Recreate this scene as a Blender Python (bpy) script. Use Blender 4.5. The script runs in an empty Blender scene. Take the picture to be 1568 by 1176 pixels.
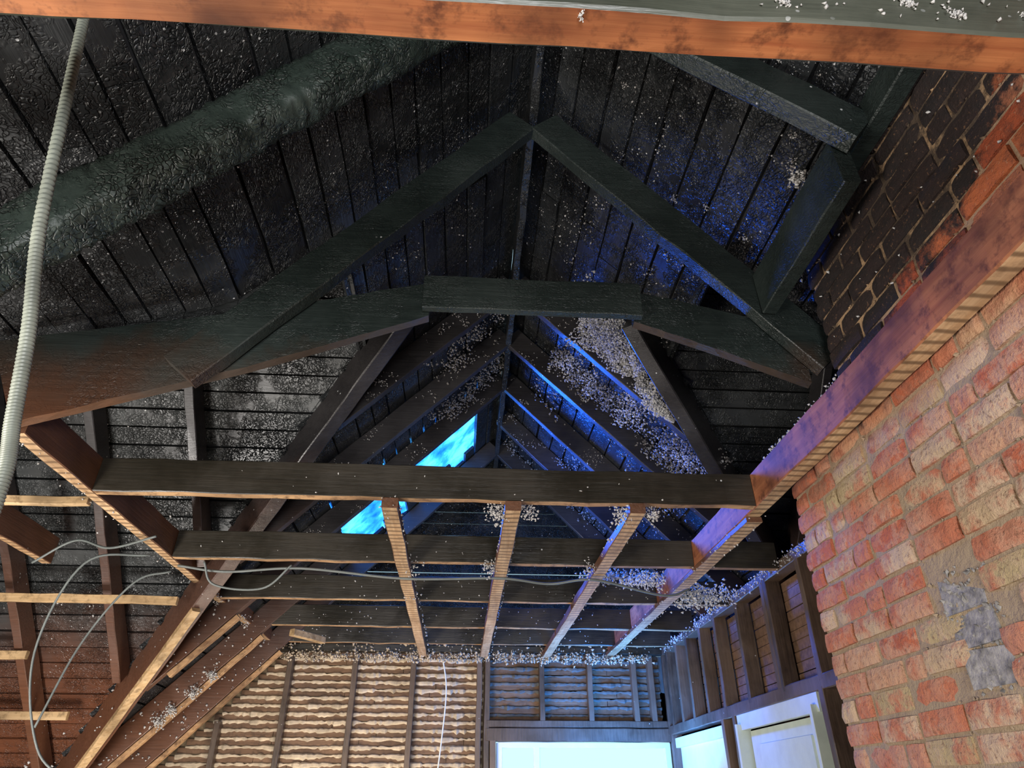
import bpy, math, random
from mathutils import Vector, noise, Matrix
random.seed(7)
ZC=1.6
RX=.24; S0=3.03; M=1.02
V=Vector
def sheath(x): return S0-M*abs(x-RX)
scene=bpy.context.scene
# ------------------------------------------------------------------ materials
def newmat(name):
    m=bpy.data.materials.new(name); m.use_nodes=True
    nt=m.node_tree; nt.nodes.clear()
    out=nt.nodes.new('ShaderNodeOutputMaterial'); b=nt.nodes.new('ShaderNodeBsdfPrincipled')
    nt.links.new(b.outputs[0],out.inputs[0])
    return m,nt,b
class G:
    def __init__(s,nt): s.nt=nt; s.tc=nt.nodes.new('ShaderNodeTexCoord').outputs['Object']
    def link(s,v,sock):
        if isinstance(v,bpy.types.NodeSocket): s.nt.links.new(v,sock)
        else: sock.default_value=v
    def map(s,scale,src=None):
        n=s.nt.nodes.new('ShaderNodeMapping'); s.link(src or s.tc,n.inputs[0]); n.inputs['Scale'].default_value=scale; return n.outputs[0]
    def noise(s,scale,detail=3,rough=.6,vec=None,out=0):
        n=s.nt.nodes.new('ShaderNodeTexNoise'); s.link(vec or s.tc,n.inputs['Vector']); n.inputs['Scale'].default_value=scale
        n.inputs['Detail'].default_value=detail; n.inputs['Roughness'].default_value=rough; return n.outputs[out]
    def vor(s,scale,feat='F1',vec=None,out='Distance'):
        n=s.nt.nodes.new('ShaderNodeTexVoronoi'); n.feature=feat; s.link(vec or s.tc,n.inputs['Vector']); n.inputs['Scale'].default_value=scale
        return n.outputs[out]
    def mr(s,v,a,b,c=0.,d=1.):
        n=s.nt.nodes.new('ShaderNodeMapRange'); s.link(v,n.inputs[0])
        for i,x in enumerate((a,b,c,d)): n.inputs[i+1].default_value=x
        return n.outputs[0]
    def math(s,op,a,b=0.):
        n=s.nt.nodes.new('ShaderNodeMath'); n.operation=op; s.link(a,n.inputs[0]); s.link(b,n.inputs[1]); n.use_clamp=False; return n.outputs[0]
    def mix(s,f,a,b):
        n=s.nt.nodes.new('ShaderNodeMix'); n.data_type='RGBA'
        s.link(f,n.inputs[0])
        for v,i in ((a,6),(b,7)):
            if isinstance(v,tuple): n.inputs[i].default_value=(*v,1)
            else: s.link(v,n.inputs[i])
        return n.outputs[2]
    def warp(s,amt,scale=6):
        n=s.nt.nodes.new('ShaderNodeVectorMath'); n.operation='MULTIPLY_ADD'
        s.link(s.noise(scale,2,out=1),n.inputs[0]); n.inputs[1].default_value=(amt,)*3; s.link(s.tc,n.inputs[2]); return n.outputs[0]
    def ramp(s,v,stops,const=False):
        n=s.nt.nodes.new('ShaderNodeValToRGB'); s.link(v,n.inputs[0]); cr=n.color_ramp
        if const: cr.interpolation='CONSTANT'
        while len(cr.elements)<len(stops): cr.elements.new(.5)
        for e,(p,c) in zip(cr.elements,stops): e.position=p; e.color=(*c,1)
        return n.outputs[0]
    def z(s):
        n=s.nt.nodes.new('ShaderNodeSeparateXYZ'); s.link(s.tc,n.inputs[0]); return n.outputs
    def rand(s):
        return s.nt.nodes.new('ShaderNodeNewGeometry').outputs['Random Per Island']
    def bump(s,h,strength,dist,prev=None):
        n=s.nt.nodes.new('ShaderNodeBump'); s.link(h,n.inputs['Height']); n.inputs['Strength'].default_value=strength; n.inputs['Distance'].default_value=dist
        if prev: s.link(prev,n.inputs['Normal'])
        return n.outputs[0]
def charred(name,axis='y',dark=(.004,.005,.005),light=(.022,.026,.026),brown=None,zr=(1.1,1.7),speck=.9,crack=34,rough=(.28,.6),cs=.7,fs=.5,cc=.5,wp=.07):
    m,nt,b=newmat(name); g=G(nt)
    sc={'y':(1,.6,1),'x':(.6,1,1),'z':(1,1,.6),'n':(1,1,1)}[axis]
    gv={'y':(1,.06,1),'x':(.06,1,1),'z':(1,1,.06),'n':(.8,.8,.8)}[axis]
    big=g.noise(2.6,5,.65); fine=g.noise(70,4,.7,vec=g.map(gv))
    col=g.mix(g.mr(g.math('ADD',big,g.math('MULTIPLY',fine,.6)),.6,1.0),dark,light)
    r=g.rand(); col=g.mix(g.mr(r,.3,1,.0,.5),col,tuple(c*1.9 for c in light))
    if brown:
        zz=g.z()[2]; f=g.mr(g.math('ADD',zz,g.math('MULTIPLY',big,.5)),zr[0]+ZC+.25,zr[1]+ZC+.25,1,0)
        br=g.mix(fine,tuple(c*.35 for c in brown),brown)
        col=g.mix(f,col,br)
    if speck<1.5:
        v=nt.nodes.new('ShaderNodeTexVoronoi'); g.link(g.tc,v.inputs['Vector']); v.inputs['Scale'].default_value=52
        n=nt.nodes.new('ShaderNodeSeparateColor'); g.link(v.outputs['Color'],n.inputs[0])
        a=g.math('GREATER_THAN',n.outputs[0],speck); d=g.math('LESS_THAN',v.outputs['Distance'],.22)
        f=g.math('MULTIPLY',a,d); f=g.math('MULTIPLY',f,g.mr(g.noise(4.1,3),.52,.60))
        col=g.mix(f,col,(.55,.56,.55))
    if cs>0:
        w=g.warp(wp,13)
        ed=g.mr(g.vor(crack,'DISTANCE_TO_EDGE',vec=g.map(sc,w)),0,.14)
        mask=g.mr(g.noise(5.5,4,.7),.40,.60)
        h=g.math('MULTIPLY',ed,mask)
        if cc>0: col=g.mix(g.math('MULTIPLY',g.math('MULTIPLY',g.math('SUBTRACT',1.,ed),mask),cc),col,(.002,.002,.002))
        bn=g.bump(h,cs,.006)
        bn=g.bump(fine,fs,.004,bn)
    else: bn=g.bump(fine,fs,.004)
    g.link(col,b.inputs['Base Color'])
    g.link(g.mr(big,.35,.7,rough[0],rough[1]),b.inputs['Roughness'])
    g.link(bn,b.inputs['Normal'])
    return m
def rawwood(name,c1,c2,axis='y',stripes=None,dirt=.5,rough=.7):
    m,nt,b=newmat(name); g=G(nt)
    gv={'y':(1,.05,1),'x':(.05,1,1),'z':(1,1,.05)}[axis]
    fine=g.noise(45,4,vec=g.map(gv)); big=g.noise(3,3); md=g.noise(19,4,.7)
    col=g.mix(g.mr(fine,.3,.7),c1,c2)
    col=g.mix(g.mr(big,.45,.70,0,dirt),col,tuple(c*.25 for c in c1))
    col=g.mix(g.mr(md,.50,.68,0,dirt),col,tuple(c*.35 for c in c1))
    if stripes is not None:
        xyz=g.z()[stripes]; w=g.math('SINE',g.math('ADD',g.math('MULTIPLY',xyz,2*math.pi/.052),g.math('MULTIPLY',g.noise(7,2),2.5)))
        col=g.mix(g.mr(w,.1,.9,0,.8),col,tuple(c*.28 for c in c1))
    g.link(col,b.inputs['Base Color']); b.inputs['Roughness'].default_value=rough
    g.link(g.bump(fine,.6,.003),b.inputs['Normal'])
    return m
MB=charred('charred_boards_y','y',dark=(.004,.004,.0045),light=(.019,.021,.022),speck=.84,crack=66,cs=1.0,rough=(.24,.56),wp=.12)
MBX=charred('charred_boards_x','x',light=(.038,.041,.041),brown=(.24,.09,.045),zr=(.35,1.05),speck=.94,crack=62,rough=(.28,.52),cs=.75,wp=.12)
MLOG=charred('charred_alligator','n',dark=(.009,.014,.011),light=(.033,.047,.040),speck=1.9,crack=52,cs=1.0,rough=(.30,.52),cc=.7,wp=.1)
MR=charred('charred_rafter','x',dark=(.0055,.008,.0075),light=(.020,.028,.025),brown=(.16,.060,.027),zr=(1.0,1.5),speck=.99,crack=60,cs=.35,cc=.3,fs=.7,wp=.12)
MRF=charred('charred_rafter_far','x',dark=(.010,.009,.010),light=(.035,.032,.032),brown=(.20,.085,.045),zr=(.5,1.6),speck=.90,cs=0)
MJ=charred('smoked_joist','x',dark=(.008,.008,.006),light=(.030,.024,.016),speck=.99,cs=0)
MJY=charred('smoked_joist_y','y',dark=(.03,.014,.008),light=(.14,.06,.03),speck=.985,cs=0)
MTAN=rawwood('lath_scarred_edge',(.44,.25,.115),(.70,.48,.27),'y',stripes=1,dirt=.5)
MTANX=rawwood('pale_joist_edge',(.34,.17,.075),(.56,.35,.17),'x',dirt=.9)
MOR=rawwood('orange_joist_underside',(.28,.078,.024),(.46,.17,.058),'x',dirt=.95,rough=.65)
MTRIM=rawwood('trimmer_side',(.23,.070,.028),(.38,.145,.06),'y',dirt=.9,rough=.65)
MGREY=charred('sooty_grey_side','x',dark=(.025,.03,.022),light=(.085,.09,.068),speck=.70,cs=0)
MSTUD=charred('smoked_stud','z',dark=(.03,.02,.014),light=(.12,.08,.055),speck=.97,cs=0)
MBATT=rawwood('pale_batten',(.44,.27,.115),(.66,.46,.25),'x',dirt=.75)
MLATH=rawwood('lath_wood',(.12,.065,.035),(.22,.125,.07),'x',dirt=.5)
def plain(name,c,rough=.8,var=.3,sc=12,bs=.4):
    m,nt,b=newmat(name); g=G(nt)
    n=g.noise(sc,5); g.link(g.mix(g.mr(n,.3,.75),c,tuple(x*(1-var) for x in c)),b.inputs['Base Color'])
    b.inputs['Roughness'].default_value=rough
    if bs: g.link(g.bump(n,bs,.01),b.inputs['Normal'])
    return m
MPL=plain('plaster_keys_cream',(.70,.57,.41),var=.6,sc=9,bs=0)
MDEB=plain('cellulose_fluff',(.66,.64,.61),var=.5,sc=25,bs=0)
MDEB2=plain('insulation_grey',(.34,.31,.28),var=.7,sc=18,bs=0)
MWHITE=plain('white_paint',(.8,.82,.78),.5,.1,bs=0)
MFLOOR=plain('dusty_floor',(.16,.12,.09),var=.5,sc=4)
MWALL=plain('old_plaster',(.42,.36,.30),var=.3,sc=3)
MCEM=plain('cement_block',(.40,.38,.36),var=.8,sc=34,bs=1.0)
MCOND=plain('conduit_grey',(.34,.37,.31),.45,.6,sc=7,bs=0)
MCAB=plain('cable_sheath',(.16,.18,.17),.5,.3,bs=0)
def brickmat(name,mortar=False):
    m,nt,b=newmat(name); g=G(nt)
    r=g.rand(); xyz=g.z(); zz=xyz[2]; big=g.noise(2.6,4); md=g.noise(14,5,.75); fi=g.noise(70,4,.75); m2=g.noise(7,5,.7)
    lower=g.mr(g.math('ADD',zz,g.math('MULTIPLY',big,.35)),1.05+ZC+.1,1.2+ZC+.15,1,0)
    if mortar:
        clow=g.mix(md,(.44,.34,.22),(.22,.155,.11)); chi=g.mix(md,(.46,.32,.20),(.25,.14,.08))
    else:
        clow=g.ramp(r,[(0,(.48,.16,.08)),(.15,(.50,.27,.16)),(.32,(.49,.35,.21)),(.5,(.47,.20,.12)),(.64,(.53,.38,.25)),(.78,(.44,.12,.055)),(.90,(.42,.32,.17))],True)
        clow=g.mix(g.mr(md,.42,.62,0,.72),clow,(.55,.39,.27))
        clow=g.mix(g.mr(m2,.47,.61,0,.85),clow,(.45,.125,.058))
        clow=g.mix(g.mr(fi,.54,.66,0,.7),clow,(.17,.085,.05))
        chi=g.ramp(r,[(0,(.34,.07,.025)),(.3,(.42,.11,.036)),(.6,(.22,.05,.023)),(.8,(.38,.13,.06))],True)
        chi=g.mix(g.mr(md,.48,.68,0,.8),chi,(.06,.03,.022))
        chi=g.mix(g.mr(fi,.58,.7,0,.5),chi,(.5,.30,.18))
    col=g.mix(lower,chi,clow)
    s=g.math('ADD',zz,g.math('MULTIPLY',g.math('SUBTRACT',xyz[1],1.3),.38))
    s=g.math('ADD',s,g.math('MULTIPLY',g.math('SUBTRACT',big,.5),.5))
    s=g.math('ADD',s,g.math('MULTIPLY',g.math('SUBTRACT',md,.5),.4))
    s=g.math('ADD',s,g.math('MULTIPLY',g.math('SUBTRACT',g.rand(),.5),.14))
    soot=g.mr(s,1.36+ZC,1.48+ZC,0,.97)
    soot=g.math('MULTIPLY',soot,g.math('SUBTRACT',1.,lower))
    col=g.mix(soot,col,(.06,.04,.025) if mortar else (.008,.007,.007))
    if mortar: col=g.mix(g.math('MULTIPLY',soot,g.mr(m2,.47,.58,0,.9)),col,(.44,.28,.15))
    else: col=g.mix(g.math('MULTIPLY',soot,g.mr(fi,.60,.68,0,.6)),col,(.26,.13,.06))
    g.link(col,b.inputs['Base Color']); b.inputs['Roughness'].default_value=.9
    g.link(g.bump(fi,.9,.005,g.bump(md,1.0,.014)),b.inputs['Normal']); return m
MBR=brickmat('old_brick'); MMO=brickmat('lime_mortar',True)
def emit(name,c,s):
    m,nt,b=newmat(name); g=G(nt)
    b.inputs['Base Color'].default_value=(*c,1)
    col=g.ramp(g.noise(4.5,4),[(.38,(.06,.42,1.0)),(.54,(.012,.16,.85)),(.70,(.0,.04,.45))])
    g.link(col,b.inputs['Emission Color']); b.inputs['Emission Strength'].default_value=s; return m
MTARP=emit('blue_tarp_emission',(.02,.24,.9),4.0)  # tarp emits by itself, standing in for daylight shining through it
# ------------------------------------------------------------------ mesh helpers
class MB_:
    def __init__(s): s.v=[];s.f=[];s.m=[]
    def add(s,vs,fs,mi=0):
        o=len(s.v); s.v+=vs
        for i,f in enumerate(fs):
            s.f.append([o+k for k in f]); s.m.append(mi[i] if isinstance(mi,list) else mi)
    def box(s,lo,hi,mi=0,j=0.):
        vs=[V((x,y,z)) for x in (lo[0],hi[0]) for y in (lo[1],hi[1]) for z in (lo[2],hi[2])]
        if j: vs=[v+V((random.uniform(-j,j),random.uniform(-j,j),random.uniform(-j,j))) for v in vs]
        s.add(vs,[(0,1,3,2),(4,6,7,5),(0,4,5,1),(2,3,7,6),(0,2,6,4),(1,5,7,3)],mi)
    def prism(s,p0,p1,w,h,up=V((0,0,1)),mi=0,mbot=None,jit=.003,seg=None,taper=1.,bow=0.):
        p0=V(p0);p1=V(p1);L=p1-p0;ln=L.length;L.normalize()
        S=L.cross(up).normalized();U=S.cross(L)
        n=seg or max(1,int(ln/.12)); c=min(w,h)*.07
        vs=[];fs=[];ms=[]
        a,b=w/2,h/2
        for i in range(n+1):
            t=i/n; k=1+(taper-1)*t
            cs=[(-a+c,-b),(a-c,-b),(a,-b+c),(a,b-c),(a-c,b),(-a+c,b),(-a,b-c),(-a,-b+c)]
            for x,y in cs:
                p=p0+L*ln*t+S*x*k+U*(y*k+bow*4*t*(1-t))
                q=noise.noise_vector(p*6)*jit*1.6
                vs.append(p+q+V([random.uniform(-jit,jit)*.3 for _ in range(3)]))
        for i in range(n):
            for k in range(8):
                fs.append((i*8+k,i*8+(k+1)%8,(i+1)*8+(k+1)%8,(i+1)*8+k)); ms.append(mbot if (k==0 and mbot is not None) else mi)
        fs.append(tuple(range(7,-1,-1)));ms.append(mi);fs.append(tuple(n*8+k for k in range(8)));ms.append(mi)
        s.add(vs,fs,ms)
    def tube(s,pts,rad,sides=8,mi=0,cap=True):
        vs=[];fs=[];N=len(pts)
        for i,p in enumerate(pts):
            p=V(p);d=(V(pts[min(i+1,N-1)])-V(pts[max(i-1,0)])).normalized()
            S=d.cross(V((0,1,.13))).normalized();U=S.cross(d)
            r=rad(i) if callable(rad) else rad
            for k in range(sides):
                t=2*math.pi*k/sides; vs.append(p+S*math.cos(t)*r+U*math.sin(t)*r)
        for i in range(N-1):
            for k in range(sides): fs.append((i*sides+k,i*sides+(k+1)%sides,(i+1)*sides+(k+1)%sides,(i+1)*sides+k))
        if cap: fs+=[tuple(range(sides-1,-1,-1)),tuple((N-1)*sides+k for k in range(sides))]
        s.add(vs,fs,mi)
    def chip(s,p,r,mi=0):
        p=V(p); vs=[]
        for d in ((1,0,0),(-1,0,0),(0,1,0),(0,-1,0),(0,0,1),(0,0,-1)):
            vs.append(p+V([d[k]*r*random.uniform(.4,1.3)+random.uniform(-.35,.35)*r for k in range(3)]))
        s.add(vs,[(0,2,4),(2,1,4),(1,3,4),(3,0,4),(2,0,5),(1,2,5),(3,1,5),(0,3,5)],mi)
    def make(s,name,mats,smooth=False):
        me=bpy.data.meshes.new(name)
        me.from_pydata([(v[0],v[1],v[2]+ZC) for v in s.v],[],s.f)
        for m in (mats if isinstance(mats,list) else [mats]): me.materials.append(m)
        me.polygons.foreach_set('material_index',s.m)
        if smooth: me.polygons.foreach_set('use_smooth',[True]*len(s.f))
        me.update(); o=bpy.data.objects.new(name,me); scene.collection.objects.link(o); return o
def timber(name,p0,p1,w,h,mats,**k):
    b=MB_(); 
    if isinstance(mats,list) and len(mats)>1: k['mbot']=1
    b.prism(p0,p1,w,h,**k); return b.make(name,mats)
# ------------------------------------------------------------------ roof sheathing
KD=1.25; KS=.33
def zkick(d): return S0-M*KD-KS*(d-KD)
def gp(s,d,y,off=0.):   # point on gable slope, side s, distance d; off along inward normal (left eaves kick out)
    if s<0 and d>KD and y<2.34: return V((RX-d,y,zkick(d)-off))
    k=math.sqrt(1+M*M); return V((RX+s*d-s*M*off/k, y, S0-M*d-off/k))
def yval(d): return 2.37+1.02*d
TH=(.24,1.20,4.80,5.90)   # torn opening under tarp (left slope)
def boards_gable(s,name):
    b=MB_(); d=.012
    while d<3.5:
        bw=random.uniform(.085,.125)
        d1=d+bw
        segs=[]
        dm=(d+d1)/2
        if dm<.85: spans=[(-2.5,6.45)]
        else: spans=[(-2.5,2.32),(yval(dm)-.04,6.45)] if yval(dm)<6.4 else [(-2.5,2.32)]
        for a,e in spans:
            y=a
            while y<e:
                y2=min(e,y+random.uniform(1.0,2.6)); segs.append((y+.002,y2-.002)); y=y2
        for a,e in segs:
            parts=[(a,e)]
            if s<0 and TH[0]<dm<TH[1] and e>TH[2] and a<TH[3]:
                parts=[]
                if a<TH[2]: parts.append((a,TH[2]+random.uniform(-.06,.20)))
                if e>TH[3]: parts.append((TH[3]+random.uniform(-.20,.04),e))
            if s>0 and dm>1.07 and dm<1.95:   # chimney passes through
                q=[]
                for a2,e2 in parts:
                    if e2<=.15 or a2>=2.1: q.append((a2,e2))
                    else:
                        if a2<.15:q.append((a2,.15))
                        if e2>2.1:q.append((2.1,e2))
                parts=q
            for a2,e2 in parts:
                if e2-a2<.02: continue
                o=random.uniform(-.004,.006); tl=random.uniform(-.004,.004)
                n=max(1,int((e2-a2)/.2)); vs=[];fs=[]
                for i in range(n+1):
                    y=a2+(e2-a2)*i/n; e_=random.uniform(-.003,.003)
                    for dd,oo in ((d+.005+e_,o+tl),(d1-.005+e_,o-tl),(d1-.005+e_,o-.025),(d+.005+e_,o-.025)):
                        vs.append(gp(s,dd,y,oo))
                for i in range(n):
                    for k in range(4): fs.append((i*4+k,i*4+(k+1)%4,i*4+4+(k+1)%4,i*4+4+k))
                fs+=[(0,1,2,3),(n*4+3,n*4+2,n*4+1,n*4)]
                b.add(vs,fs)
        d=d1
    return b.make(name,MB)
boards_gable(-1,'roof_sheathing_left'); boards_gable(1,'roof_sheathing_right')
XL,XR=-3.2,3.6
def boards_P(s,name):
    b=MB_(); y=2.34; bw=.078
    lim=(RX-XL) if s<0 else (XR-RX)
    while y<6.4:
        y1=y+bw; ym=(y+y1)/2; d0=max(.8,(ym-2.37)/1.02-.05)
        d=d0
        while d<lim:
            e=min(lim,d+random.uniform(.9,2.2)); o=random.uniform(-.004,.005); tl=random.uniform(-.003,.003)
            if e-d>.02:
                vs=[]
                for dd in (d+.002,e-.002):
                    for yy,oo in ((y+.004,o+tl),(y1-.004,o-tl),(y1-.004,o-.02),(y+.004,o-.02)):
                        vs.append(V((RX+s*dd,yy-oo/1.414,5.4-yy-oo/1.414)))
                b.add(vs,[(0,1,5,4),(1,2,6,5),(2,3,7,6),(3,0,4,7),(0,3,2,1),(4,5,6,7)])
            d=e
        y=y1
    z0=sheath(RX+s*.85)
    for k in range(28):  # unseen closing boards, added so sky light cannot leak between the two roofs
        d=.83+k*.1
        if d>lim: break
        zb=(S0-M*(d+.1) if (s>0 or d<KD) else zkick(d+.1))-.02
        xa,xb=sorted((RX+s*d,RX+s*min(lim,d+.098)))
        b.box((xa,2.325,zb),(xb,2.34,3.1))
    for k in range(9):
        ya=2.34+k*.1; b.box((RX+s*.85-.008,ya,z0-.02),(RX+s*.85+.008,ya+.098,5.4-ya))
    return b.make(name,MBX)
boards_P(-1,'cross_roof_sheathing_left'); boards_P(1,'cross_roof_sheathing_right')
# outer roofing skin (weather tight)
b=MB_()
for s in (-1,1):
    lim=3.5
    def q(a,bb,c,d_): b.add([V(p) for p in (a,bb,c,d_)],[(0,1,2,3)])
    def P(d,y,o=-.035): return gp(s,d,y,o)
    if s<0:
        q(P(0,-2.5),P(KD,-2.5),P(KD,2.33),P(0,2.33)); q(P(KD+.001,-2.5),P(lim,-2.5),P(lim,2.33),P(KD+.001,2.33)); q(P(0,2.33),P(.85,2.33),P(.85,3.24),P(0,3.24))
        q(P(0,3.24),P(.85,3.24),P(.85,4.72),P(0,4.72))
        b.add([P(.85,3.2),P(2.30,4.72),P(.85,4.72)],[(0,1,2)])
        b.add([P(1.25,4.72),P(2.30,4.72),P(3.5,5.94),P(3.5,6.6),P(1.25,6.6)],[(0,1,2,3,4)])
        q(P(0,4.72),P(.20,4.72),P(.20,6.6),P(0,6.6)); q(P(.20,5.96),P(1.25,5.96),P(1.25,6.6),P(.20,6.6))
    else:
        q(P(0,-2.5),P(1.1,-2.5),P(1.1,2.33),P(0,2.33)); q(P(1.1,2.1),P(lim,2.1),P(lim,2.33),P(1.1,2.33))
        q(P(1.1,-2.5),P(lim,-2.5),P(lim,.15),P(1.1,.15)); q(P(1.9,.15),P(lim,.15),P(lim,2.1),P(1.9,2.1))
        q(P(0,2.33),P(.85,2.33),P(.85,3.24),P(0,3.24))
        b.add([P(0,3.2),P(.85,3.2),P(3.5,5.94),P(3.5,6.6),P(0,6.6)],[(0,1,2,3,4)])
    lm=(RX-XL) if s<0 else (XR-RX)
    b.add([V((RX+s*.84,2.33,3.12)),V((RX+s*lm,2.33,3.12)),V((RX+s*lm,6.0,-.55)),V((RX+s*(3.49),6.0,-.55)),V((RX+s*.84,3.26,2.19))],[(0,1,2,3,4)])
b.make('roof_covering',plain('roof_felt',(.02,.02,.022),bs=0))
# tarp over torn opening
b=MB_();n=12;vs=[];fs=[]
for i in range(n+1):
    for j in range(n+1):
        d=.18+1.09*i/n; y=4.70+1.28*j/n
        vs.append(gp(-1,d,y,-.04+.02*math.sin(i*1.3)*math.cos(j*1.1)))
for i in range(n):
    for j in range(n): fs.append((i*(n+1)+j,i*(n+1)+j+1,(i+1)*(n+1)+j+1,(i+1)*(n+1)+j))
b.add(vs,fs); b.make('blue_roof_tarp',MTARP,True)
# ------------------------------------------------------------------ ridge, rafters
timber('ridge_board',(RX,-2.4,2.90),(RX,6.45,2.90),.038,.2,MB,jit=.006)
def rafter(name,s,Y,d0,d1,w,h,mats,**k):
    off=h/2+.008
    p0=gp(s,d0,Y,off);p1=gp(s,min(d1,KD) if (s<0 and Y<2.3) else d1,Y,off)
    up=V((s*M,0,1)).normalized()
    return timber(name,p0,p1,w,h,mats,up=up,**k)
# log-like charred principal rafter
b=MB_();sd=24
vs=[];fs=[]
pa=V((RX-.12,1.5,2.93-.13));pb=V((RX-2.0,1.5,2.93-1.07*2.0));L=(pb-pa).normalized();S=L.cross(V((0,1,0))).normalized();U=V((0,1,0))
N=190
for i in range(N+1):
    t=i/N;p=pa+(pb-pa)*t
    for k in range(sd):
        a=2*math.pi*k/sd; c,s_=math.cos(a),math.sin(a)
        e=(abs(c)**6+abs(s_)**6)**(1/6)
        q=p+S*(c/e)*.092+U*(s_/e)*.076
        o=noise.noise(q*7)*.014-abs(noise.noise(q*30))*.016-abs(noise.noise(q*70))*.012
        vs.append(q+(q-p).normalized()*o)
for i in range(N):
    for k in range(sd): fs.append((i*sd+k,i*sd+(k+1)%sd,(i+1)*sd+(k+1)%sd,(i+1)*sd+k))
fs+=[tuple(range(sd-1,-1,-1)),tuple(N*sd+k for k in range(sd))]
b.add(vs,fs); b.make('charred_principal_rafter',MLOG,True)
timber('rafter',(.36,1.42,2.56),(1.235,1.42,1.865),.07,.15,MR)
for Y in (.45,-.45,-1.35,-2.2):
    rafter('rafter',-1,Y,.1,1.25,.06,.15,MR); rafter('rafter',1,Y,.1,1.02 if Y>0 else 3.2,.06,.15,MR)
TS=1.14
timber('rafter',(RX-.055,2.170,2.775),(RX-1.30,2.170,2.83-TS*1.30-.03),.06,.165,MR,jit=.005)
timber('rafter',(RX+.055,2.170,2.775),(RX+1.16,2.170,2.83-TS*1.16-.03),.06,.165,MR,jit=.005)
for Y in (3.5,4.1,4.72,5.35,5.95):
    dm=min(3.2,(Y-2.37)/1.02)
    if Y!=5.35: rafter('rafter',-1,Y,.08,dm,.05,.15,MRF)
    else: rafter('rafter',-1,Y,1.22,dm,.05,.15,MRF)
    rafter('rafter',1,Y,.08,dm,.05,.15,MRF)
for s in (-1,1):
    p0=V((RX+s*.62,yval(.62),S0-M*.62-.13));p1=V((RX+s*3.0,yval(3.0),S0-M*3.0-.13))
    timber('valley_rafter',p0,p1,.085,.2,MRF)
for x in (-1.54,-2.08,-2.62,-3.1,1.98,2.5,3.05):
    d=abs(x-RX); o=.07+.02
    ye=yval(d)-.04
    timber('jack_rafter',(x,2.36-o/1.414,5.4-2.36-o/1.414),(x,ye-o/1.414,5.4-ye-o/1.414),.05,.13,MRF,up=V((0,1,1)))
# collar + arms (truss at 2.24)
timber('collar_beam',(-.215,2.180,1.735),(.665,2.180,1.735),.035,.16,MR)
def arm(name,pts,y0,y1,mats):
    b=MB_();n=len(pts)//2
    top=pts[:n];bot=pts[n:]
    T=[];B=[];m=10
    for i in range(n-1):
        for k in range(m):
            t=k/m;T.append((top[i][0]*(1-t)+top[i+1][0]*t,top[i][1]*(1-t)+top[i+1][1]*t));B.append((bot[i][0]*(1-t)+bot[i+1][0]*t,bot[i][1]*(1-t)+bot[i+1][1]*t))
    T.append(top[-1]);B.append(bot[-1]);vs=[]
    for (tx,tz),(bx,bz) in zip(T,B):
        j=lambda:random.uniform(-.003,.003)
        vs+=[V((bx+j(),y0,bz+j())),V((bx,y1,bz)),V((tx,y1,tz)),V((tx+j(),y0,tz+j()))]
    fs=[];ms=[]
    for i in range(len(T)-1):
        for k in range(4): fs.append((i*4+k,i*4+(k+1)%4,i*4+4+(k+1)%4,i*4+4+k));ms.append(1 if k==0 else 0)
    fs+=[(0,1,2,3),(len(T)*4-1,len(T)*4-2,len(T)*4-3,len(T)*4-4)];ms+=[0,0]
    b.add(vs,fs,ms);return b.make(name,mats)
MEDGE=charred('scorched_edge','x',dark=(.02,.014,.01),light=(.05,.035,.025),brown=(.30,.13,.06),zr=(.9,1.35),speck=1.9,cs=0)
arm('sprocket_beam',[(-.19,1.815),(-.85,1.64),(-1.78,1.45),(-.19,1.645),(-.85,1.375),(-1.60,1.115)],2.208,2.25,[MR,MEDGE])
arm('sprocket_beam',[(.64,1.815),(.95,1.745),(1.32,1.64),(.64,1.655),(.95,1.54),(1.32,1.39)],2.208,2.25,[MR,MEDGE])
timber('purlin',(1.18,1.46,1.78),(1.17,2.13,1.76),.06,.2,MR)
timber('chimney_trimmer_rafter',(1.285,.2,1.93),(1.285,2.3,1.93),.07,.11,MR)
# ------------------------------------------------------------------ ceiling joists
timber('ceiling_joist',(-2.3,.663,1.19),(1.25,.663,1.19),.076,.18,[MGREY,MOR])
timber('trimmer_joist',(1.288,.35,1.175),(1.288,6.30,1.175),.072,.15,[MTRIM,MTAN])
timber('trimmer_joist',(-1.6,2.26,1.175),(-1.6,6.30,1.175),.055,.15,[MJY,MTAN])
for y,x0,x1 in ((2.80,-1.57,1.25),(3.72,-1.57,1.25),(4.56,-1.57,1.25),(5.36,-1.57,1.25),(6.0,-1.57,1.25)):
    timber('ceiling_joist',(x0,y,1.175),(x1,y,1.175),.05,.15,[MJ,MTANX],jit=.004)
    if y>3: timber('ceiling_joist',(1.325,y,1.175),(1.73,y,1.175),.05,.15,[MJ,MTANX])
for x in (-.34,.185,.725):
    timber('lath_strapping',(x,2.77,1.075),(x-.02,6.30,1.075),.07,.045,[MJY,MTAN])
timber('lath_strapping',(1.288,2.9,1.085),(1.268,6.30,1.085),.075,.025,[MJY,MTAN])
timber('wall_plate',(-1.75,6.36,1.12),(1.8,6.36,1.12),.1,.06,MJ)
for p0,p1,w,h,m in (((-1.64,2.91,1.10),(-3.15,2.91,1.10),.03,.035,MBATT),
        ((-1.64,4.08,.965),(-3.15,4.06,.965),.03,.045,MBATT),
        ((-2.55,4.42,.72),(-3.15,4.42,.72),.03,.045,MBATT),
        ((-2.38,4.74,.43),(-3.15,4.74,.43),.03,.045,MBATT)):
    timber('ceiling_batten',p0,p1,w,h,m)
timber('ceiling_joist',(-2.35,2.34,1.20),(-2.35,3.95,1.20),.05,.15,[MJY,MTAN])
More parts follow.
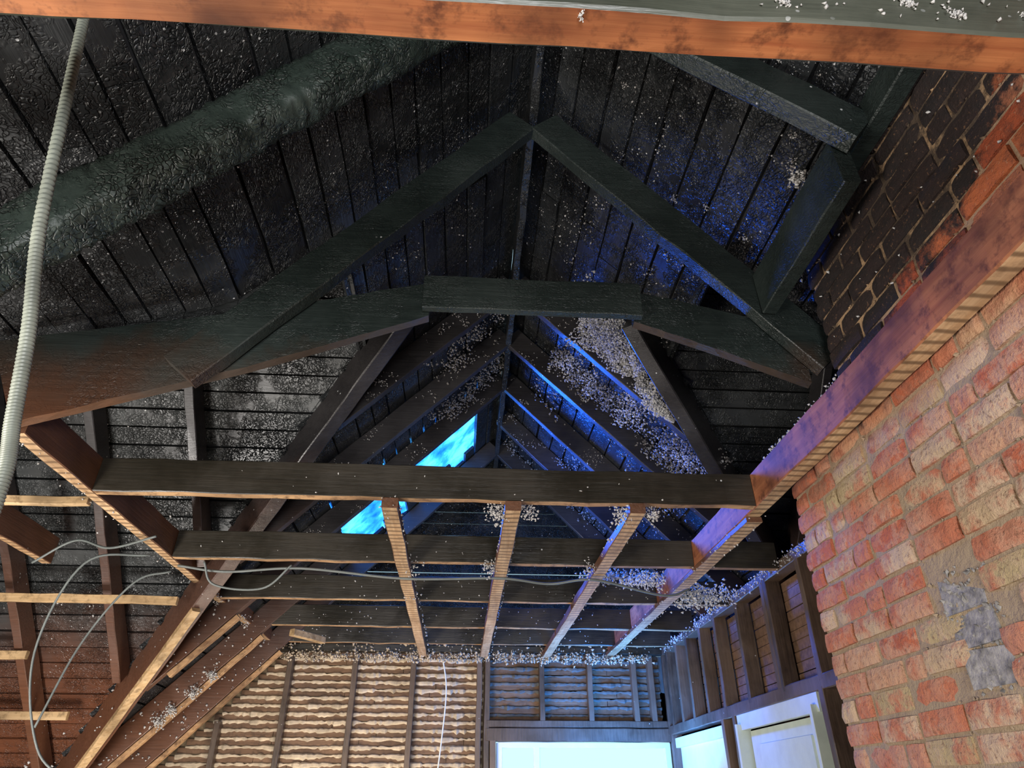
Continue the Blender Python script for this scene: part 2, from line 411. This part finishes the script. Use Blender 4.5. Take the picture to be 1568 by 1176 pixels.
timber('nailing_block',(-1.30,5.45,1.07),(-1.12,5.75,1.07),.05,.05,MBATT)
for s in (-1,):
    p0=V((RX+s*1.80,yval(1.80)-.03,S0-M*1.80-.255));p1=V((RX+s*3.0,yval(3.0)-.03,S0-M*3.0-.255))
    timber('valley_batten',p0,p1,.05,.03,MBATT)
    for Y in (4.72,5.35,5.95):
        dm=min(3.2,(Y-2.37)/1.02)
        a=gp(s,1.85,Y,.18);c=gp(s,dm-.1,Y,.18)
        timber('rafter_batten',a,c,.045,.03,MTANX,up=V((s*M,0,1)))
# ------------------------------------------------------------------ chimney
b=MB_(); cz=.076; z=-1.6; row=0
XF=1.335; XB=2.02
while z<2.75:
    y1=2.60 if z<1.09 else 2.08
    y0=.2
    off=0 if row%2 else .11
    y=y1
    first=True
    while y>y0:
        ln=.215 if not (first and off) else .105
        if not first and random.random()<.14: ln=.105
        ya=max(y0,y-ln)
        if not (1.69<(y+ya)/2<1.90 and .23<z+.03<.56) and y-ya>.03:
            jx=random.uniform(-.006,.006); e=random.uniform(-.003,.003)
            ylo,yhi,zlo,zhi=ya+.005,y-.005,z+.005+e,z+cz-.008+e
            vs=[];K=5;J=3
            for a in range(K+1):
                for c in range(J+1):
                    yy=ylo+(yhi-ylo)*a/K; zz=zlo+(zhi-zlo)*c/J
                    edge=(a in(0,K))+(c in(0,J))
                    q=V((XF+jx,yy,zz)); nn=noise.noise(q*22)*.006
                    vs.append(V((XF+jx+edge*.004+nn,yy+random.uniform(-.0015,.0015)+noise.noise(q*15)*.003,zz+noise.noise(q*17+V((5,0,0)))*.003)))
            fs=[]
            for a in range(K):
                for c in range(J): fs.append((a*(J+1)+c,a*(J+1)+c+1,(a+1)*(J+1)+c+1,(a+1)*(J+1)+c))
            o4=len(vs); cor=[0,J,K*(J+1)+J,K*(J+1)]
            vs+=[V((XF+.1,vs[c][1],vs[c][2])) for c in cor]
            fs.append(tuple([c for c in range(J+1)]+[o4+1,o4])); fs.append(tuple([a*(J+1)+J for a in range(K+1)]+[o4+2,o4+1]))
            fs.append(tuple([K*(J+1)+c for c in range(J,-1,-1)]+[o4+3,o4+2])); fs.append(tuple([a*(J+1) for a in range(K,-1,-1)]+[o4,o4+3])); fs.append((o4,o4+1,o4+2,o4+3))
            b.add(vs,fs,0)
        y=ya-.006; first=False
    for yy,sg in ((y1,-1),(y0,1)):
        x=XF+.11*(0 if off else .5)+.06
        while x<XB:
            xa=min(XB,x+.215)
            if xa-x>.03:
                lo,hi=sorted((yy+random.uniform(-.003,.003),yy+sg*.09)); b.box((x+.004,lo,z+.004),(xa-.004,hi,z+cz-.006),0,.002)
            x=xa+.006
    z+=cz; row+=1
b.box((XF+.010,.22,-1.6),(XB,2.585,1.12),1); b.box((XF+.011,.22,1.12),(XB,2.065,2.75),1)
for i in range(3):
    b.box((XF+.006,1.70+.01*i,.245+i*.098),(XF+.09,1.875+.008*i,.335+i*.098),2,.008)
for i in range(130):
    b.chip((XF+.008,random.uniform(1.68,1.90),random.uniform(.23,.55)),random.uniform(.004,.011),2)
for i in range(420): # mortar squeezes
    zz=-.6+cz*random.randint(0,43); zz=-1.6+cz*round((zz+1.6)/cz)
    b.chip((XF+.006,random.uniform(.6,2.05),zz),random.uniform(.003,.008),1)
b.make('brick_chimney',[MBR,MMO,MCEM])
# ------------------------------------------------------------------ far wall (studs, laths, plaster keys)
b=MB_()
YW=6.46
z=1.08
openz=(-.9,.40)
def rowspan(z):
    xl=max(XL,RX-(S0-z)/M+.1)
    if openz[0]-.1<z<openz[1]+.12: return [(xl,.17)]
    return [(xl,.17),(.2,1.72)]
while z>-1.55:
    for xa,xb in rowspan(z):
        x=xa
        while x<xb:
            xe=min(xb,x+random.uniform(.6,1.2)); b.box((x,YW-.008,z-.021),(xe-.004,YW,z+.021),0,.002); x=xe
        n=int((xb-xa)/.022); pts=[];rad=[]
        for i in range(n+1):
            xx=xa+(xb-xa)*i/n
            q=noise.noise(V((xx*9,0,z*31)))+.6*noise.noise(V((xx*30,3,z*17)))+random.uniform(-.25,.25)
            pts.append((xx,YW-.010-max(0,q)*.014,z-.031-random.uniform(0,.007)-max(0,q)*.010)); rad.append(max(.004,.015+.014*q)*(1 if xx<.2 else .8))
        if len(pts)>2: b.tube(pts,lambda i:rad[i],7,1 if xb<.2 else 3)
    z-=.062
def poly(bm,pts,y,mi): bm.add([V((x,y,zz)) for x,zz in pts],[tuple(range(len(pts)))],mi)
zl=sheath(XL)
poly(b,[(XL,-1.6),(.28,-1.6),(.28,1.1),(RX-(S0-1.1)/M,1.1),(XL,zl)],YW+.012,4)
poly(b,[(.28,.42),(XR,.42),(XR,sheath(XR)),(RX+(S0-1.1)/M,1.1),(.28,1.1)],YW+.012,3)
poly(b,[(.28,-1.6),(XR,-1.6),(XR,-.9),(.28,-.9)],YW+.012,1)
poly(b,[(1.76,-.9),(XR,-.9),(XR,.42),(1.76,.42)],YW+.012,1)
z=1.1
while z<3.0:
    x0=max(XL,RX-(S0-z)/M);x1=min(XR,RX+(S0-z)/M)
    if x1-x0>.05: b.box((x0,YW,z+.003),(x1,YW+.02,z+.117),2,.002)
    z+=.12
MDK=plain('dark_plaster',(.14,.14,.13),var=.5,sc=6,bs=0)  # darker grey tone for the keys and upper backing on the right
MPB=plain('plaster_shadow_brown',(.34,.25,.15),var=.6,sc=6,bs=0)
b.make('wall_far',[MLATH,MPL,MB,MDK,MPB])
b=MB_()
for x in (-2.5,-2.0,-1.49,-.94,-.44,.13,.2,.67,1.09,1.48,1.63):
    zb=-1.58 if x<.25 or x>1.8 else .52
    zt=min(1.09,S0-M*abs(x-RX)-.2)
    b.prism((x,YW-.055,zb),(x,YW-.055,zt),.045,.09,up=V((0,1,0)))
b.prism((.2,YW-.06,.46),(1.75,YW-.06,.46),.09,.10)
b.prism((.2,YW-.06,.54),(1.75,YW-.06,.54),.085,.05)
b.prism((.255,YW-.06,-1.58),(.255,YW-.06,.42),.05,.09,up=V((0,1,0)))
b.make('wall_studs',MSTUD)
b=MB_()
for x in (.31,.62,1.72): b.prism((x,YW-.04,-.9),(x,YW-.04,.40),.05,.06,up=V((0,1,0)),jit=.0005)
for z in (.385,-.25,-.88): b.prism((.3,YW-.04,z),(1.74,YW-.04,z),.06,.04,jit=.0005)
b.make('window_1',MWHITE)
# right partition
b=MB_(); XP=1.78
b.prism((XP,3.0,1.12),(XP,6.4,1.12),.09,.06); b.prism((XP,3.0,.49),(XP,6.4,.49),.09,.07)
for y in (3.05,3.5,3.95,4.0,4.45,4.9,5.25,5.6,5.9,6.2,6.35):
    b.prism((XP,y,.5),(XP,y,1.1),.045,.09,up=V((1,0,0)))
for y in (3.05,3.53,4.78,5.0,6.3):
    b.prism((XP,y,-1.58),(XP,y,.47),.05,.09,up=V((1,0,0)))
b.make('partition_framing',MSTUD)
b=MB_()
z=1.08
while z>.5:
    b.box((XP+.055,3.0,z-.05),(XP+.065,6.44,z),0,.002); z-=.055
b.make('partition_lath',MLATH)
b=MB_()
for y in (3.62,4.68): b.prism((XP-.03,y,-1.58),(XP-.03,y,.40),.03,.09,up=V((1,0,0)),jit=.0005)
b.prism((XP-.03,3.58,.41),(XP-.03,4.72,.41),.03,.09,jit=.0005)
b.prism((XP+.02,3.62,-1.58),(XP+.02,3.62,.38),.04,.04,up=V((1,0,0)),jit=.0005)
b.box((XP+.0,3.66,-1.58),(XP+.03,4.64,.36)); 
for zz in (-1.3,-.6,.0): b.box((XP-.012,3.8,zz),(XP+.0,4.5,zz+.28))
b.make('door_1',plain('pale_green_paint',(.62,.70,.60),.5,.15,bs=0))
b=MB_(); b.box((XP+.02,5.03,-1.58),(XP+.04,6.28,.44)); b.box((XP-.02,5.03,.36),(XP+.02,6.28,.43)); b.make('door_2',MWHITE)
# shell
b=MB_(); b.box((XL,-2.5,-1.65),(XR,6.6,-1.6)); b.make('floor',MFLOOR)
b=MB_(); b.box((XL-.05,-2.5,-1.6),(XL,6.6,3.2)); b.make('wall_left',MBX)
b=MB_(); b.box((XR,-2.5,-1.6),(XR+.05,6.6,3.2)); b.make('wall_right',MWALL)
b=MB_(); b.box((XL,-2.55,-1.6),(XR,-2.5,3.2)); b.make('wall_back',MWALL)
# ------------------------------------------------------------------ conduit and cables
def crv(P,n):
    out=[];P=[V(p) for p in P];P=[2*P[0]-P[1]]+P+[2*P[-1]-P[-2]]
    for i in range(1,len(P)-2):
        for k in range(n):
            t=k/n;a,b_,c,d=P[i-1:i+3]
            out.append(.5*((2*b_)+(c-a)*t+(2*a-5*b_+4*c-d)*t*t+(3*b_-a-3*c+d)*t**3))
    out.append(P[-2]);return out
b=MB_()
pts=crv([(-1.0,1.02,1.77),(-.945,1.0,1.56),(-.885,1.0,1.245),(-.82,1.0,.912),(-.76,1.0,.689),(-.7226,1.0,.514),(-.70,1.0,.404),(-.69,.98,.2),(-.74,.95,-.3),(-.9,.9,-1.0),(-1.0,.9,-1.59)],100)
b.tube(pts,lambda i:.0120 if (i//2)%2 else .0095,12)
b.make('flexible_conduit',MCOND,True)
def cable(P,r=.006,m=MCAB):
    b=MB_();b.tube(crv(P,10),r,6);b.make('electrical_cable',m,True)
cable([(-1.55,3.75,1.07),(-1.3,3.78,1.05),(-.9,3.76,1.07),(-.34,3.78,1.03),(.18,3.76,1.035),(.45,3.8,1.02),(.7,3.76,1.035),(1.1,3.85,.98),(1.27,3.9,1.03)],.007)
cable([(-1.64,3.6,1.08),(-1.9,3.5,1.0),(-2.05,3.6,.6),(-1.95,3.7,.2),(-1.75,3.75,.05)])
cable([(-1.64,3.9,1.08),(-1.8,3.85,1.0),(-2.0,3.9,.7),(-2.1,3.9,.3)])
cable([(-1.5,3.3,1.08),(-1.75,3.4,1.05),(-1.95,3.45,1.1),(-2.15,3.5,1.0)])
cable([(-.2,6.33,1.08),(-.15,6.33,.8),(-.17,6.33,.4),(-.22,6.33,-.1)],.006,MWHITE)
cable([(-1.4,3.7,1.08),(-1.35,3.78,.98),(-1.1,3.8,.97),(-.95,3.74,1.08)],.006)
# ------------------------------------------------------------------ debris
b=MB_()
def clump(p,R,n,r0=.006,r1=.02,mi=None,fl=(1,1,1)):
    for _ in range(int(n*1.8)):
        d=V([random.gauss(0,.42)*R*fl[k] for k in range(3)])
        b.chip(V(p)+d,random.uniform(r0,r1)*.65,random.choice((0,0,1)) if mi is None else mi)
def nz(a,b_,c): return noise.noise(V((a,b_,c)))
def onroof(s,d,y,r): b.chip(gp(s,d,y,r*.4),r,random.choice((0,0,1)))
for _ in range(2600):
    d,y=random.uniform(.05,1.06),random.uniform(.8,2.3)
    if nz(d*5,y*3,2)+.7*nz(d*14,y*7,2)>.24: onroof(1,d,y,random.choice((.0015,.002,.002,.003,.003,.004,.006)))
for _ in range(900):
    d,y=random.uniform(.05,1.2),random.uniform(.8,2.3)
    if nz(d*5,y*5,7)+.5*nz(d*14,y*14,2)>.28: onroof(-1,d,y,random.choice((.0015,.002,.003,.004)))
for _ in range(1100):
    d,y=random.uniform(.05,.85),random.uniform(2.3,3.3)
    if nz(d*5,y*5,4)+.5*nz(d*14,y*9,2)>.16: onroof(1,d,y,random.choice((.003,.004,.005,.007)))
for _ in range(400):
    d,y=random.uniform(.05,.85),random.uniform(2.3,3.3)
    if nz(d*5,y*5,4)>.15: onroof(-1,d,y,random.choice((.003,.004,.006)))
for i in range(18):
    d=random.uniform(.3,1.03);y=random.uniform(1.1,2.2); clump(gp(1,d,y,.008),.022,16,.003,.008)
clump(gp(1,.98,1.75,.02),.035,80,.006,.014)
for _ in range(11000):
    t=random.random()**.9; d=.45+.62*t; ya=yval(d)+.05; 
    if ya>3.47: continue
    y=random.uniform(ya,3.47); hang=.06+.17*(.5+nz(d*7,y*7,1)+.5*nz(d*20,y*20,1))
    if nz(d*9,y*9,3)>-.35: b.chip(gp(1,d,y,random.uniform(.3,1)*hang),random.uniform(.004,.010),0)
for _ in range(6500):
    t=random.random(); d=.35+.95*t; y=random.uniform(3.53,4.07)
    if nz(d*5,y*5,0)+.5*nz(d*14,y*14,0)>.10-.3*t: b.chip(gp(1,d,y,random.uniform(0,.12)),random.uniform(.004,.011),0 if nz(d*8,y*8,5)>.1 else 1)
for _ in range(3800):
    d=random.uniform(.1,1.5);y=random.uniform(4.12,6.3)
    if nz(d*4,y*3,5)+.5*nz(d*12,y*12,0)>.16: b.chip(gp(1,d,y,random.uniform(0,.08)),random.uniform(.005,.013),1)
for _ in range(4200):
    d=random.uniform(.05,.6);y=random.uniform(3.53,4.7)
    if nz(d*4,y*3,9)+.5*nz(d*12,y*12,0)>.12: b.chip(gp(-1,d,y,random.uniform(0,.11)),random.uniform(.005,.011),1)
for Y in (3.5,4.1,4.72,5.35):
    for s in (-1,1):
        if s<0 and Y>5: continue
        for _ in range(700):
            d=random.uniform(.1,min(1.5,(Y-2.37)/1.02)); o=random.uniform(.01,.15)
            if nz(d*6,Y,o*4)+.5*nz(d*18,Y,o*18)>.2: b.chip(gp(s,d,Y-.027,o),random.uniform(.003,.007),random.choice((0,1)))
for _ in range(700):
    y=random.uniform(2.5,4.6);d=random.uniform(max(.85,(y-2.37)/1.02),3.3);s=random.choice((-1,-1,1))
    if nz(d*3,y*3,1)>.05: b.chip((RX+s*d,y-.004,5.4-y-.004),random.choice((.003,.004,.005,.008)),0)
for x in (-.34,.185,.725,1.275):
    for _ in range(130):
        y=random.uniform(2.8,6.2); sd=random.choice((-1,1)); b.chip((x+sd*.038,y,random.uniform(1.06,1.10)),random.uniform(.003,.008),0)
for x,y,n in ((-.34,2.80,12),(.12,2.85,90),(.25,2.84,60),(.67,2.84,60),(.80,2.83,70),(.12,3.7,60),(.67,3.68,30),(-.30,3.7,20),(-.34,4.3,20)):
    clump((x,y,1.075),.055,n,.005,.012,0)
for y in (2.775,3.695,4.535,5.335,5.975):
    for _ in range(int(15+50*(y>4))): b.chip((random.uniform(-1.5,1.2),y,random.uniform(1.11,1.24)),random.uniform(.003,.007),0)
for _ in range(500): b.chip((random.uniform(-1.6,1.7),6.30+random.uniform(-.02,.03),random.uniform(1.0,1.16)),random.uniform(.006,.018),2)
for i in range(44):
    clump((-1.5+3.15*i/44+random.uniform(-.03,.03),6.31,1.05),.045,18,.01,.022,2)
for y in [2.3+.1*i for i in range(39)]: clump((-1.6+random.uniform(-.03,.03),y,1.09),.035,2+int(8*(y>4.2)),.003,.010,0)
for y in [3.1+.08*i for i in range(39)]: clump((1.72,y,1.12),.04,9,.005,.014,0)
clump((1.5,4.4,1.12),.16,400,.008,.020,0,(1.4,1,.5)); clump((1.15,4.35,1.2),.13,260,.008,.018,0,(1.6,1,.4))
clump((.95,4.5,1.26),.13,220,.008,.018,0,(1.6,.6,.4))
for y in [2.0+.05*i for i in range(14)]: clump((1.30,y,1.265),.03,16,.006,.015,0)
clump((1.345,2.13,1.93),.05,320,.006,.016,0,(.7,.8,1.1))
for y in [1.2+.07*i for i in range(13)]: clump((1.325,y,1.97),.022,10,.003,.010,0)
for _ in range(30): b.chip((XF-.004,random.uniform(1.0,2.05),random.uniform(1.4,1.95)),random.uniform(.003,.008),0)
for x in (.16,.5,.62,.80,.93,.72,1.0): clump((x,.622,1.14+random.uniform(0,.05)),.016,34,.002,.006,0,(1,.3,1))
clump((.155,.64,1.098),.012,16,.002,.004,0,(.6,1,.3))
for _ in range(90): b.chip((random.uniform(.45,1.1),.622,random.uniform(1.12,1.26)),random.uniform(.002,.005),0)
for _ in range(200):
    Y=random.choice((4.72,5.35,5.95)); d=random.uniform(1.8,2.9); b.chip(gp(-1,d,Y-.03,random.uniform(.02,.16)),random.uniform(.004,.011),0)
for i in range(4): clump(gp(-1,random.uniform(1.9,2.7),5.3,.17),.05,60,.006,.014,0)
b.make('insulation_debris',[MDEB,MDEB2,MPL],True)
# ------------------------------------------------------------------ lights
def area(name,loc,tgt,size,energy,col,spread=180):
    l=bpy.data.lights.new(name,'AREA');l.energy=energy;l.color=col;l.size=size;l.spread=math.radians(spread)
    o=bpy.data.objects.new(name,l);scene.collection.objects.link(o)
    o.location=V(loc)+V((0,0,ZC)); o.rotation_euler=(V(tgt)-V(loc)).to_track_quat('-Z','Y').to_euler(); return o
area('daylight_left',(-2.3,.2,-.7),(1.3,2.4,.7),.8,96,(1,.93,.84))
area('daylight_back',(.2,-1.9,-.2),(0,3.2,1.6),1.0,105,(.98,.98,1))
area('fill_lower_left',(-2.3,2.4,-1.1),(-1.9,3.9,1.1),.6,80,(1,.95,.90))  # added fill to brighten the lower left boards, no actual lamp there
area('room_glow_far',(-.9,4.9,-1.0),(-.7,6.4,.7),.9,48,(1,.88,.74))
area('tarp_glow',(-.30,5.2,2.15),(1.0,4.65,1.7),.6,95,(.015,.13,1.0),112)
area('blue_window_glow',(1.2,5.7,.1),(1.3,6.0,1.2),.6,60,(.03,.28,1.0))
w=bpy.data.worlds.new('World');scene.world=w;w.use_nodes=True
w.node_tree.nodes['Background'].inputs[0].default_value=(.55,.85,1,1);w.node_tree.nodes['Background'].inputs[1].default_value=1.3
# ------------------------------------------------------------------ camera
ps=math.radians(3.7);th=math.radians(31.2)
F=V((math.sin(ps)*math.cos(th),math.cos(ps)*math.cos(th),math.sin(th)));R=V((math.cos(ps),-math.sin(ps),0));U=R.cross(F)
cam=bpy.data.cameras.new('camera');co=bpy.data.objects.new('camera',cam);scene.collection.objects.link(co)
mt=Matrix((R,U,-F)).transposed().to_4x4();mt.translation=V((0,0,ZC));co.matrix_world=mt
cam.sensor_width=36;cam.lens=24.1;cam.clip_start=.02
scene.camera=co
scene.view_settings.view_transform='Standard'
